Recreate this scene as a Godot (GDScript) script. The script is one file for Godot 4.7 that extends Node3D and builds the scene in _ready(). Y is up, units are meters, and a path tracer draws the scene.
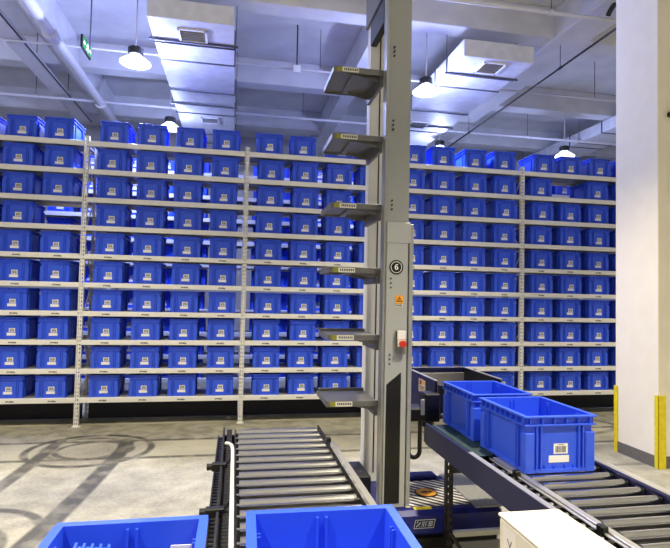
extends Node3D
# A tote warehouse: roller conveyors in front, a robot with a tall mast, and long racks of blue totes.

var M := {}
var used := {}
var rng := RandomNumberGenerator.new()
const RACK_Z := -7.504
const BAY := 2.131
const POST0 := -2.016
const LEVEL0 := 0.347
const PITCH := 0.3812
const ORD := ["first", "second", "third", "fourth", "fifth", "sixth", "seventh", "eighth", "ninth", "tenth"]

func _ready() -> void:
	rng.seed = 11
	# ---------- camera
	var cam := Camera3D.new()
	cam.name = "camera"
	cam.position = Vector3(0, 1.821, 0)
	cam.rotation = Vector3(0.0381, -0.1861, 0.0214)
	cam.fov = 54.97
	cam.near = 0.05
	cam.far = 80.0
	add_child(cam)
	# ---------- environment and exposure
	var env := Environment.new()
	env.background_mode = Environment.BG_COLOR
	env.background_color = Color(0.02, 0.02, 0.025)
	env.tonemap_mode = Environment.TONE_MAPPER_LINEAR
	env.tonemap_exposure = 1.12
	env.sdfgi_enabled = true
	env.ssao_enabled = true
	env.ssil_enabled = true
	var we := WorldEnvironment.new()
	we.name = "world_environment"
	we.environment = env
	add_child(we)
	make_materials()
	# ---------- the grid of pendant lamps: warm rows over the stations, cool rows over the rack aisles
	lamps()
	# ---------- structure
	shell()
	# ---------- objects
	racks()
	robot()
	left_conveyor()
	right_conveyor()
	front_totes()
	# ---------- overhead
	overhead()

# ================= helpers =================
func numbered(called: String) -> String:
	if not used.has(called):
		used[called] = 0
		return called
	used[called] += 1
	return "%s_%03d" % [called, used[called]]

func tag(o: Node, label: String, category: String, group := "", kind := "") -> void:
	if label != "": o.set_meta("label", label)
	if category != "": o.set_meta("category", category)
	if group != "": o.set_meta("group", group)
	if kind != "": o.set_meta("kind", kind)

func thing(called: String, label: String, category: String, at := Vector3.ZERO, group := "") -> Node3D:
	var o := Node3D.new()
	o.name = numbered(called)
	add_child(o)
	o.position = at
	tag(o, label, category, group)
	return o

func S() -> SurfaceTool:
	var st := SurfaceTool.new()
	st.begin(Mesh.PRIMITIVE_TRIANGLES)
	return st

func put(called: String, what, mat: Material, parent: Node = self, at := Vector3.ZERO) -> MeshInstance3D:
	var o := MeshInstance3D.new()
	o.name = called if parent != self else numbered(called)
	o.mesh = what.commit() if what is SurfaceTool else what
	o.material_override = mat
	o.cast_shadow = GeometryInstance3D.SHADOW_CASTING_SETTING_ON
	parent.add_child(o, true)
	o.position = at
	return o

func struct(called: String, what, mat: Material, parent: Node = self, at := Vector3.ZERO) -> MeshInstance3D:
	var o := put(called, what, mat, parent, at)
	if parent == self: o.set_meta("kind", "structure")
	return o

func tri(st: SurfaceTool, a: Vector3, b: Vector3, c: Vector3, n: Vector3) -> void:
	if (b - a).cross(c - a).dot(n) > 0.0:
		var t := b
		b = c
		c = t
	for v in [a, b, c]:
		st.set_normal(n)
		st.add_vertex(v)

func quad(st: SurfaceTool, a: Vector3, b: Vector3, c: Vector3, d: Vector3, n: Vector3) -> void:
	tri(st, a, b, c, n)
	tri(st, a, c, d, n)

func box(st: SurfaceTool, c: Vector3, s: Vector3, b := 0.0, bs := Basis()) -> SurfaceTool:
	var h := s * 0.5
	b = minf(b, minf(h.x, minf(h.y, h.z)) * 0.9)
	var V := func(ax: int, sg: Vector3) -> Vector3:
		var v := Vector3(sg.x * (h.x - b), sg.y * (h.y - b), sg.z * (h.z - b))
		v[ax] = sg[ax] * h[ax]
		return c + bs * v
	for ax in 3:
		var u := (ax + 1) % 3
		var w := (ax + 2) % 3
		for s0 in [-1.0, 1.0]:
			var q := []
			for p in [[-1.0, -1.0], [1.0, -1.0], [1.0, 1.0], [-1.0, 1.0]]:
				var g := Vector3.ZERO
				g[ax] = s0
				g[u] = p[0]
				g[w] = p[1]
				q.append(V.call(ax, g))
			var nn := Vector3.ZERO
			nn[ax] = s0
			quad(st, q[0], q[1], q[2], q[3], bs * nn)
	if b > 0.0:
		for ax in 3:
			var u := (ax + 1) % 3
			var w := (ax + 2) % 3
			for su in [-1.0, 1.0]:
				for sw in [-1.0, 1.0]:
					var g0 := Vector3.ZERO
					g0[u] = su
					g0[w] = sw
					var nn := g0.normalized()
					var g1 := g0
					g0[ax] = -1.0
					g1[ax] = 1.0
					quad(st, V.call(u, g0), V.call(u, g1), V.call(w, g1), V.call(w, g0), bs * nn)
		for sx in [-1.0, 1.0]:
			for sy in [-1.0, 1.0]:
				for sz in [-1.0, 1.0]:
					var g := Vector3(sx, sy, sz)
					tri(st, V.call(0, g), V.call(1, g), V.call(2, g), bs * g.normalized())
	return st

func lohi(st: SurfaceTool, lo: Vector3, hi: Vector3, b := 0.0) -> SurfaceTool:
	return box(st, (lo + hi) * 0.5, hi - lo, b)

func frame_of(d: Vector3) -> Array:
	var up := Vector3.UP if absf(d.normalized().y) < 0.95 else Vector3.RIGHT
	var u := d.cross(up).normalized()
	return [u, d.cross(u).normalized()]

func tube(st: SurfaceTool, a: Vector3, b: Vector3, r: float, n := 12, r2 := -1.0) -> SurfaceTool:
	if r2 < 0.0: r2 = r
	var d := (b - a).normalized()
	var f := frame_of(d)
	for i in n:
		var t0 := TAU * i / n
		var t1 := TAU * (i + 1) / n
		var n0: Vector3 = f[0] * cos(t0) + f[1] * sin(t0)
		var n1: Vector3 = f[0] * cos(t1) + f[1] * sin(t1)
		smooth_quad(st, a + n0 * r, a + n1 * r, b + n1 * r2, b + n0 * r2, n0, n1, n1, n0)
		tri(st, a, a + n0 * r, a + n1 * r, -d)
		tri(st, b, b + n0 * r2, b + n1 * r2, d)
	return st

func smooth_quad(st: SurfaceTool, a: Vector3, b: Vector3, c: Vector3, d: Vector3, na: Vector3, nb: Vector3, nc: Vector3, nd: Vector3) -> void:
	var v := [a, b, c, a, c, d]
	var m := [na, nb, nc, na, nc, nd]
	for k in [0, 3]:
		var o := [k, k + 1, k + 2]
		if (v[k + 1] - v[k]).cross(v[k + 2] - v[k]).dot(m[k] + m[k + 1] + m[k + 2]) > 0.0:
			o = [k, k + 2, k + 1]
		for j in o:
			st.set_normal(m[j])
			st.add_vertex(v[j])

func sweep(st: SurfaceTool, pts: Array, r: float, n := 10) -> SurfaceTool:
	var rings := []
	var norms := []
	for i in pts.size():
		var d: Vector3 = (pts[mini(i + 1, pts.size() - 1)] - pts[maxi(i - 1, 0)]).normalized()
		var ref := Vector3(0.31, 0.2, 0.93).normalized()
		var u := d.cross(ref).normalized()
		var w := d.cross(u).normalized()
		var ring := []
		var nr := []
		for k in n:
			var t := TAU * k / n
			var q: Vector3 = u * cos(t) + w * sin(t)
			nr.append(q)
			ring.append(pts[i] + q * r)
		rings.append(ring)
		norms.append(nr)
	for i in pts.size() - 1:
		for k in n:
			var j := (k + 1) % n
			smooth_quad(st, rings[i][k], rings[i][j], rings[i + 1][j], rings[i + 1][k], norms[i][k], norms[i][j], norms[i + 1][j], norms[i + 1][k])
	return st

func prism(st: SurfaceTool, poly: Array, o: Vector3, u: Vector3, v: Vector3, w: Vector3) -> SurfaceTool:
	var pk := PackedVector2Array(poly)
	var ix := Geometry2D.triangulate_polygon(pk)
	var nw := w.normalized()
	for i in range(0, ix.size(), 3):
		var t := []
		for j in 3:
			var p := pk[ix[i + j]]
			t.append(o + u * p.x + v * p.y)
		tri(st, t[0], t[1], t[2], -nw)
		tri(st, t[0] + w, t[1] + w, t[2] + w, nw)
	var cen := Vector2.ZERO
	for p in pk: cen += p / pk.size()
	var ccw := not Geometry2D.is_polygon_clockwise(pk)
	for i in pk.size():
		var a := pk[i]
		var b := pk[(i + 1) % pk.size()]
		var e := (b - a)
		var nn2 := Vector2(e.y, -e.x) if ccw else Vector2(-e.y, e.x)
		var nn := (u * nn2.x + v * nn2.y).normalized()
		var A := o + u * a.x + v * a.y
		var B := o + u * b.x + v * b.y
		quad(st, A, B, B + w, A + w, nn)
	return st

func lathe(st: SurfaceTool, prof: Array, c: Vector3, n := 24) -> SurfaceTool:
	for i in prof.size() - 1:
		var p: Vector2 = prof[i]
		var q: Vector2 = prof[i + 1]
		var e := q - p
		var nn := Vector2(-e.y, e.x).normalized()   # profiles run from the top down
		for k in n:
			var t0 := TAU * k / n
			var t1 := TAU * (k + 1) / n
			var d0 := Vector3(cos(t0), 0, sin(t0))
			var d1 := Vector3(cos(t1), 0, sin(t1))
			var n0 := d0 * nn.x + Vector3.UP * nn.y
			var n1 := d1 * nn.x + Vector3.UP * nn.y
			smooth_quad(st, c + d0 * p.x + Vector3.UP * p.y, c + d1 * p.x + Vector3.UP * p.y, c + d1 * q.x + Vector3.UP * q.y, c + d0 * q.x + Vector3.UP * q.y, n0, n1, n1, n0)
	return st

func uv_quad(o: Vector3, u: Vector3, v: Vector3) -> SurfaceTool:   # o = lower left, u right, v up: a thin printed sticker with a little thickness
	var st := S()
	var n := u.cross(v).normalized()
	var q := [[o, Vector2(0, 1)], [o + u, Vector2(1, 1)], [o + u + v, Vector2(1, 0)], [o + v, Vector2(0, 0)]]
	for k in [0, 2, 1, 0, 3, 2]:
		st.set_normal(n)
		st.set_uv(q[k][1])
		st.add_vertex(q[k][0])
	var bk := -n * 0.0012
	var cs := [o, o + u, o + u + v, o + v]
	for i in 4:
		var a: Vector3 = cs[i]
		var b: Vector3 = cs[(i + 1) % 4]
		st.set_uv(Vector2(0.01, 0.01))
		quad(st, a, b, b + bk, a + bk, (b - a).cross(n).normalized())
	return st

# a C-shaped steel post with two columns of real slots in its front face (front at z = 0, foot at y = 0)
func perforated(w: float, d: float, h: float, pitch: float, hw: float, hh: float, t := 0.003) -> SurfaceTool:
	var st := S()
	var cx := w * 0.22
	lohi(st, Vector3(-w / 2, 0, -t), Vector3(-cx - hw / 2, h, 0))
	lohi(st, Vector3(-cx + hw / 2, 0, -t), Vector3(cx - hw / 2, h, 0))
	lohi(st, Vector3(cx + hw / 2, 0, -t), Vector3(w / 2, h, 0))
	var y := 0.0
	while y < h:
		var y1 := minf(y + pitch - hh, h)
		for s in [-1.0, 1.0]:
			lohi(st, Vector3(s * cx - hw / 2, y, -t), Vector3(s * cx + hw / 2, y1, 0))
		y += pitch
	for s in [-1.0, 1.0]:
		lohi(st, Vector3(s * (w / 2 - t / 2) - t / 2, 0, -d), Vector3(s * (w / 2 - t / 2) + t / 2, h, 0))
		lohi(st, Vector3(s * (w / 2 - 0.006) - 0.006, 0, -d), Vector3(s * (w / 2 - 0.006) + 0.006, h, -d + t))
	return st

# ================= materials =================
func mat(col: Color, rough := 0.6, metal := 0.0) -> StandardMaterial3D:
	var m := StandardMaterial3D.new()
	m.albedo_color = col
	m.roughness = rough
	m.metallic = metal
	return m

func grain(m: StandardMaterial3D, freq: float, lo: Color, hi: Color, scale := 1.0, seed_ := 3) -> StandardMaterial3D:
	var n := FastNoiseLite.new()
	n.seed = seed_
	n.frequency = freq
	n.fractal_octaves = 4
	var im := n.get_seamless_image(256, 256)
	im.convert(Image.FORMAT_RGB8)
	for y in 256:
		for x in 256:
			im.set_pixel(x, y, lo.lerp(hi, im.get_pixel(x, y).r))
	m.albedo_texture = ImageTexture.create_from_image(im)
	m.albedo_color = Color.WHITE
	m.uv1_triplanar = true
	m.uv1_world_triplanar = true
	m.uv1_scale = Vector3.ONE * scale
	return m

func glow(col: Color, e: float) -> StandardMaterial3D:
	var m := mat(Color(0.9, 0.9, 0.9), 0.5)
	m.emission_enabled = true
	m.emission = col
	m.emission_energy_multiplier = e
	return m

func printed(im: Image, rough := 0.5) -> StandardMaterial3D:
	var m := mat(Color.WHITE, rough)
	m.albedo_texture = ImageTexture.create_from_image(im)
	return m

func make_materials() -> void:
	M.tote = mat(Color(0.19, 0.35, 0.90), 0.38)
	M.rack = mat(Color(0.90, 0.90, 0.88), 0.45)
	M.deck = mat(Color(0.60, 0.60, 0.60), 0.45, 0.3)
	M.white_or_lit = mat(Color(0.88, 0.88, 0.86), 0.45)  # white of the vent frames; on the rear mast, light put into the colour
	M.mast = mat(Color(0.60, 0.615, 0.615), 0.42, 0.15)
	M.mast_cover = mat(Color(0.66, 0.675, 0.675), 0.4)
	M.alu = mat(Color(0.66, 0.66, 0.65), 0.35, 0.7)
	M.tray = mat(Color(0.46, 0.46, 0.46), 0.38, 0.6)
	M.dark = mat(Color(0.07, 0.07, 0.075), 0.5)
	M.black = mat(Color(0.025, 0.025, 0.03), 0.45)
	M.screw = mat(Color(0.16, 0.16, 0.16), 0.4, 0.5)
	M.navy = mat(Color(0.02, 0.025, 0.24), 0.38)
	M.robot_blue = mat(Color(0.06, 0.10, 0.44), 0.4)
	M.roller = mat(Color(0.90, 0.90, 0.89), 0.17, 1.0)
	M.rail = mat(Color(0.78, 0.78, 0.76), 0.33, 0.75)
	M.guide = mat(Color(0.80, 0.80, 0.79), 0.4)
	M.gap_dark = mat(Color(0.06, 0.065, 0.13), 0.6)  # near-black for the added sheet that stands in for shade under the rack
	M.belt = mat(Color(0.05, 0.17, 0.18), 0.6)
	M.cream = mat(Color(0.87, 0.85, 0.78), 0.5)
	M.paper = mat(Color(0.93, 0.93, 0.92), 0.7)
	M.yellow = grain(mat(Color.WHITE, 0.5), 0.03, Color(0.84, 0.76, 0.05), Color(0.93, 0.86, 0.16), 1.5, 8)
	M.orange = mat(Color(0.95, 0.66, 0.18), 0.5)
	M.red = mat(Color(0.80, 0.17, 0.08), 0.4)
	M.grey = mat(Color(0.46, 0.46, 0.45), 0.5)
	M.end_grey = grain(mat(Color.WHITE, 0.6), 0.08, Color(0.52, 0.52, 0.50), Color(0.72, 0.72, 0.69), 3.0, 14)
	M.pillar = grain(mat(Color.WHITE, 0.75), 0.02, Color(0.92, 0.895, 0.83), Color(0.94, 0.92, 0.86), 0.6, 5)
	M.base_grey = grain(mat(Color.WHITE, 0.7), 0.06, Color(0.36, 0.35, 0.34), Color(0.46, 0.45, 0.43), 2.0, 6)
	M.ceiling = grain(mat(Color.WHITE, 0.9), 0.015, Color(0.78, 0.785, 0.80), Color(0.85, 0.855, 0.865), 0.4, 7)
	M.wall = grain(mat(Color.WHITE, 0.9), 0.015, Color(0.74, 0.74, 0.75), Color(0.81, 0.81, 0.82), 0.4, 9)
	M.duct = grain(mat(Color.WHITE, 0.55), 0.02, Color(0.80, 0.81, 0.83), Color(0.88, 0.885, 0.90), 0.8, 12)
	M.duct.metallic = 0.1
	M.seam = mat(Color(0.33, 0.34, 0.37), 0.5, 0.3)
	M.vent = mat(Color(0.62, 0.62, 0.60), 0.6)
	M.pipe = mat(Color(0.80, 0.80, 0.81), 0.5)
	M.dark_pipe = mat(Color(0.15, 0.15, 0.16), 0.5)
	M.rod = mat(Color(0.34, 0.34, 0.38), 0.5, 0.4)
	M.lamp_glow = glow(Color(0.90, 0.94, 1.0), 2.2)
	M.exit_green = glow(Color(0.04, 0.62, 0.16), 0.55)
	M.exit_green.albedo_color = Color(0.05, 0.32, 0.10)
	M.exit_white = glow(Color(0.35, 1.0, 0.45), 0.75)
	M.floor = floor_material()
	# prints
	var im := Image.create(60, 44, false, Image.FORMAT_RGB8)
	im.fill(Color(0.93, 0.93, 0.91))
	var r2 := RandomNumberGenerator.new()
	r2.seed = 5
	var x := 8
	while x < 51:
		var w := r2.randi_range(1, 3)
		im.fill_rect(Rect2i(x, 11, w, 27), Color(0.12, 0.12, 0.12))
		x += w + r2.randi_range(1, 2)
	im.fill_rect(Rect2i(17, 4, 26, 3), Color(0.35, 0.35, 0.35))
	im.fill_rect(Rect2i(0, 0, 60, 1), Color(0.8, 0.8, 0.8))
	M.barcode = printed(im)
	im = Image.create(80, 20, false, Image.FORMAT_RGB8)
	im.fill(Color(0.88, 0.88, 0.85))
	x = 3
	while x < 72:
		var w := r2.randi_range(6, 10)
		im.fill_rect(Rect2i(x, r2.randi_range(2, 4), w, r2.randi_range(12, 15)), Color(0.08, 0.08, 0.08))
		x += w + r2.randi_range(2, 4)
	M.slot_label = printed(im)
	im = Image.create(96, 26, false, Image.FORMAT_RGB8)
	im.fill(Color(0.86, 0.86, 0.82))
	im.fill_rect(Rect2i(0, 0, 22, 26), Color(0.55, 0.55, 0.18))
	x = 30
	while x < 88:
		im.fill_rect(Rect2i(x, 6, 5, 13), Color(0.2, 0.2, 0.2))
		x += 8
	M.tray_label = printed(im)
	# deck stripes
	im = Image.create(256, 256, false, Image.FORMAT_RGB8)
	for yy in 256:
		for xx in 256:
			var s := fposmod(float(xx - yy) / 36.0, 1.0)
			im.set_pixel(xx, yy, Color(0.88, 0.87, 0.83) if s < 0.5 else Color(0.06, 0.06, 0.06))
	M.stripes = printed(im, 0.55)
	# name plate of the robot
	im = Image.create(112, 40, false, Image.FORMAT_RGB8)
	im.fill(Color(0.03, 0.05, 0.22))
	for yy in 40:
		var sk := int((39 - yy) * 0.22)
		for xx in range(0, 100):
			var edge := yy < 3 or yy > 36 or xx < 3 or xx > 96
			var ink := false
			if yy > 7 and yy < 33:
				if xx > 9 and xx < 30: ink = (xx + yy) % 19 < 8
				elif xx > 36 and xx < 62: ink = (xx % 9 < 3) or (yy % 11 < 3 and xx % 18 < 12)
				elif xx > 66 and xx < 90: ink = (xx % 8 < 3) or (yy % 9 < 3)
			if edge or ink: im.set_pixel(xx + sk, yy, Color(0.78, 0.80, 0.86))
	M.nameplate = printed(im)
	im = Image.create(48, 56, false, Image.FORMAT_RGB8)
	im.fill(Color(0.78, 0.70, 0.55))
	im.fill_rect(Rect2i(5, 6, 16, 18), Color(0.45, 0.12, 0.08))
	im.fill_rect(Rect2i(25, 6, 18, 12), Color(0.85, 0.60, 0.15))
	im.fill_rect(Rect2i(6, 30, 36, 5), Color(0.25, 0.25, 0.28))
	im.fill_rect(Rect2i(6, 40, 26, 5), Color(0.35, 0.33, 0.3))
	M.safety_sticker = printed(im)
	im = Image.create(40, 60, false, Image.FORMAT_RGB8)
	im.fill(Color(0.90, 0.89, 0.86))
	for k in 5: im.fill_rect(Rect2i(13 + k * 2, 18 + k * 3, 3, 3), Color(0.30, 0.22, 0.2))
	for k in 4: im.fill_rect(Rect2i(24 - k * 2, 18 + k * 5, 3, 4), Color(0.30, 0.22, 0.2))
	im.fill_rect(Rect2i(14, 34, 12, 2), Color(0.30, 0.22, 0.2))
	M.box_note = printed(im)

func floor_material() -> StandardMaterial3D:
	# 14 m x 14 m of concrete, x -7..7, z -10..4, one pixel a centimetre: clouds, specks, scuffs and tyre marks
	var W := 1400
	var layers := []
	for k in 3:
		var n := FastNoiseLite.new()
		n.seed = 21 + k
		n.frequency = [0.006, 0.035, 0.25][k]
		n.fractal_octaves = [4, 4, 2][k]
		var im := n.get_image(W, W)
		im.convert(Image.FORMAT_L8)
		layers.append(im.get_data())
	var a: PackedByteArray = layers[0]
	var b: PackedByteArray = layers[1]
	var c: PackedByteArray = layers[2]
	var mark := PackedFloat32Array()
	mark.resize(W * W)
	stroke(mark, W, [Vector2(-2.12, -3.9), Vector2(-2.09, -5.0), Vector2(-2.04, -5.6), Vector2(-2.02, -6.1), Vector2(-2.0, -6.9)], 0.055, 0.8)
	stroke(mark, W, [Vector2(-1.44, -3.9), Vector2(-1.36, -4.5), Vector2(-1.29, -5.2), Vector2(-1.24, -5.9), Vector2(-1.20, -6.5), Vector2(-1.24, -6.8)], 0.07, 0.9)
	stroke(mark, W, [Vector2(-7, -6.80), Vector2(-3, -6.78), Vector2(0, -6.76), Vector2(3, -6.78), Vector2(7, -6.76)], 0.022, 0.8)
	stroke(mark, W, [Vector2(-7, -6.10), Vector2(-2, -6.09), Vector2(1, -6.07), Vector2(7, -6.09)], 0.022, 0.8)
	stroke(mark, W, [Vector2(2.2, -5.2), Vector2(4.0, -5.22), Vector2(7, -5.2)], 0.02, 0.45)
	ring(mark, W, Vector2(-1.57, -6.45), Vector2(0.66, 0.60), 0.022, 0.85)
	ring(mark, W, Vector2(-1.52, -6.42), Vector2(0.40, 0.33), 0.020, 0.7)
	ring(mark, W, Vector2(-1.62, -6.50), Vector2(0.45, 0.42), 0.016, 0.5)
	ring(mark, W, Vector2(-1.95, -4.30), Vector2(0.56, 0.50), 0.024, 0.8)
	ring(mark, W, Vector2(-2.0, -4.05), Vector2(0.42, 0.45), 0.03, 0.7)
	ring(mark, W, Vector2(4.2, -6.9), Vector2(1.3, 0.5), 0.03, 0.5)
	var out := PackedByteArray()
	out.resize(W * W * 3)
	for i in W * W:
		var v := 0.645 + (a[i] - 128) * 0.0008 + (b[i] - 128) * 0.0006 + (c[i] - 128) * 0.0004
		var zc := float(i / W) * 0.01 - 10.0   # the robot lane along the rack is a patchy darker grey, its edge on the tyre line
		if zc < -6.09 and zc > -7.6:
			var lane_tone := clampf(0.5 + (b[i] - 128) * 0.010 + (c[i] - 128) * 0.004, 0.0, 1.0)
			v *= 1.0 - (0.26 if zc < -6.77 else 0.08) * lane_tone
		var m := mark[i] * clampf(0.85 + (b[i] - 128) * 0.006, 0.3, 1.0)
		v *= 1.0 - 0.58 * m
		out[i * 3] = clampi(int(v * 255.0), 0, 255)
		out[i * 3 + 1] = clampi(int(v * 250.0), 0, 255)
		out[i * 3 + 2] = clampi(int(v * 218.0), 0, 255)
	var mt := mat(Color.WHITE, 0.55)
	mt.albedo_texture = ImageTexture.create_from_image(Image.create_from_data(W, W, false, Image.FORMAT_RGB8, out))
	return mt

func dab(mark: PackedFloat32Array, W: int, p: Vector2, half: float, strength: float) -> void:
	var R := half + 0.03
	var x0 := maxi(0, int((p.x - R + 7.0) * 100.0))
	var x1 := mini(W - 1, int((p.x + R + 7.0) * 100.0))
	var y0 := maxi(0, int((p.y - R + 10.0) * 100.0))
	var y1 := mini(W - 1, int((p.y + R + 10.0) * 100.0))
	for y in range(y0, y1 + 1):
		for x in range(x0, x1 + 1):
			var d := Vector2(x * 0.01 - 7.0 + 0.005, y * 0.01 - 10.0 + 0.005).distance_to(p)
			var v := strength * clampf((R - d) / 0.03, 0.0, 1.0)
			var i := y * W + x
			if v > mark[i]: mark[i] = v

func stroke(mark: PackedFloat32Array, W: int, pts: Array, half: float, strength: float) -> void:
	for i in pts.size() - 1:
		var a: Vector2 = pts[i]
		var b: Vector2 = pts[i + 1]
		var n := int(a.distance_to(b) / 0.012) + 1
		for k in n: dab(mark, W, a.lerp(b, float(k) / n), half, strength)

func ring(mark: PackedFloat32Array, W: int, c: Vector2, r: Vector2, half: float, strength: float) -> void:
	var n := 320
	for k in n:
		var t := TAU * k / n
		dab(mark, W, c + Vector2(cos(t) * r.x, sin(t) * r.y), half, strength)

# ================= lights =================
const WARM := Color(1.0, 0.945, 0.84)
const COOL := Color(0.70, 0.75, 1.0)

func lamps() -> void:
	pendant(Vector3(-1.53, 5.12, -8.00), "glowing pendant lamp hanging next to the green exit sign", COOL, 16.0, 5.0)
	pendant(Vector3(2.95, 5.12, -8.03), "glowing pendant lamp hanging beside the robot mast", COOL, 16.0, 5.0)
	pendant(Vector3(-6.0, 5.12, -8.00), "pendant lamp beyond the exit sign over the rack end", COOL, 16.0, 5.0)
	pendant(Vector3(-1.39, 5.08, -10.97), "small far pendant lamp with dark cap behind the air duct", COOL, 9.0, 1.7)
	pendant(Vector3(4.41, 5.06, -11.07), "far pendant lamp showing just above the top row of totes", COOL, 9.0, 1.7)
	pendant(Vector3(7.16, 5.00, -10.55), "far pendant lamp with dark cap toward the white pillar", COOL, 9.0, 1.7)
	for z in [-4.7, -0.9, 2.6]:
		for x in [-6.1, -1.9, 2.3, 7.6]:
			pendant(Vector3(x, 5.12, z), "pendant lamp in the rows over the open floor and picking stations", WARM, 20.0 if z < -4.0 else 26.0, 0.2)

func pendant(at: Vector3, label: String, col: Color, e: float, leak: float) -> void:
	var t := thing("pendant_lamp", label, "lamp", at, "high bay pendant lamps")
	put("shade", lathe(S(), [Vector2(0.09, 0.12), Vector2(0.105, 0.105), Vector2(0.16, 0.065), Vector2(0.218, 0.02), Vector2(0.218, 0.0), Vector2(0.11, -0.022), Vector2(0.0, -0.027)], Vector3.ZERO, 28), M.lamp_glow, t)
	put("heat_sink", lathe(S(), [Vector2(0.0, 0.24), Vector2(0.085, 0.24), Vector2(0.108, 0.225), Vector2(0.108, 0.14), Vector2(0.095, 0.122), Vector2(0.0, 0.122)], Vector3.ZERO, 24), M.dark, t)
	put("rod", tube(S(), Vector3(0, 0.24, 0), Vector3(0, 6.5 - at.y, 0), 0.010, 8), M.pipe, t)
	var l := SpotLight3D.new()   # the beam of the reflector
	l.name = "lamp_beam"
	l.light_color = col
	l.light_energy = e
	l.spot_range = 40.0
	l.spot_attenuation = 2.0
	l.spot_angle = 54.0
	l.spot_angle_attenuation = 0.8
	l.light_size = 0.12
	l.shadow_enabled = true
	l.rotation = Vector3(-PI / 2, 0, 0)
	t.add_child(l)
	l.position = Vector3(0, 0.0, 0)
	var g := OmniLight3D.new()   # what the glowing bowl lets out sideways and up
	g.name = "lamp_glow"
	g.light_color = col
	g.light_energy = leak
	g.omni_range = 40.0
	g.omni_attenuation = 2.0
	g.light_size = 0.08
	g.shadow_enabled = true
	t.add_child(g)
	g.position = Vector3(0, 0.03, 0)

# ================= structure =================
func shell() -> void:
	# floor with real-size UVs: 14 m a repeat
	var st := S()
	var c := [Vector3(-11, 0, -16), Vector3(11, 0, -16), Vector3(11, 0, 6), Vector3(-11, 0, 6)]
	for k in [0, 1, 2, 0, 2, 3]:
		var v: Vector3 = c[k]
		st.set_normal(Vector3.UP)
		st.set_uv(Vector2((v.x + 7.0) / 14.0, (v.z + 10.0) / 14.0))
		st.add_vertex(v)
	for k in 4:
		var a: Vector3 = c[k]
		var b: Vector3 = c[(k + 1) % 4]
		quad(st, a, b, b + Vector3.DOWN * 0.2, a + Vector3.DOWN * 0.2, (b - a).cross(Vector3.UP).normalized() * -1.0)
	quad(st, c[0] + Vector3.DOWN * 0.2, c[1] + Vector3.DOWN * 0.2, c[2] + Vector3.DOWN * 0.2, c[3] + Vector3.DOWN * 0.2, Vector3.DOWN)
	struct("floor", st, M.floor)
	var cl := struct("ceiling", lohi(S(), Vector3(-11, 6.5, -16), Vector3(11, 6.7, 6)), M.ceiling)
	for z in [-1.6, -4.6, -7.68, -10.65, -13.45]:
		put("cross_beam", lohi(S(), Vector3(-11, 6.0, z - 0.16), Vector3(11, 6.5, z + 0.16), 0.01), M.ceiling, cl)
	for x in [-8.0, -3.15, 2.2, 5.22]:
		var hw := 0.28 if x > 5.0 else 0.15
		put("main_beam", lohi(S(), Vector3(x - hw, 5.98, -16), Vector3(x + hw, 6.5, 6), 0.01), M.ceiling, cl)
	struct("wall_back", lohi(S(), Vector3(-11.2, 0, -16.2), Vector3(11.2, 6.5, -16)), M.wall)
	struct("wall_front", lohi(S(), Vector3(-11.2, 0, 6), Vector3(11.2, 6.5, 6.2)), M.wall)
	struct("wall_left", lohi(S(), Vector3(-11.2, 0, -16), Vector3(-11, 6.5, 6)), M.wall)
	struct("wall_right", lohi(S(), Vector3(11, 0, -16), Vector3(11.2, 6.5, 6)), M.wall)
	# the white pillar
	var p := struct("pillar", lohi(S(), Vector3(4.563, 0, -5.69), Vector3(5.25, 6.5, -5.03), 0.006), M.pillar)
	tag(p, "white painted square pillar with yellow corner guards and grey skirting", "pillar")
	var b := S()
	lohi(b, Vector3(4.557, 0, -5.69), Vector3(4.564, 0.13, -5.03))
	lohi(b, Vector3(4.557, 0, -5.031), Vector3(5.25, 0.13, -5.024))
	put("baseboard", b, M.base_grey, p)
	for z in [[-5.70, -5.645], [-5.070, -5.015]]:
		var g := S()
		lohi(g, Vector3(4.548, 0.0, z[0]), Vector3(4.558, 0.79, z[1]), 0.002)
		var zf: float = z[0] if z[0] < -5.5 else z[1] - 0.01
		lohi(g, Vector3(4.548, 0.0, zf), Vector3(4.648, 0.79, zf + 0.01), 0.002)
		put("corner_guard", g, M.yellow, p)

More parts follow.
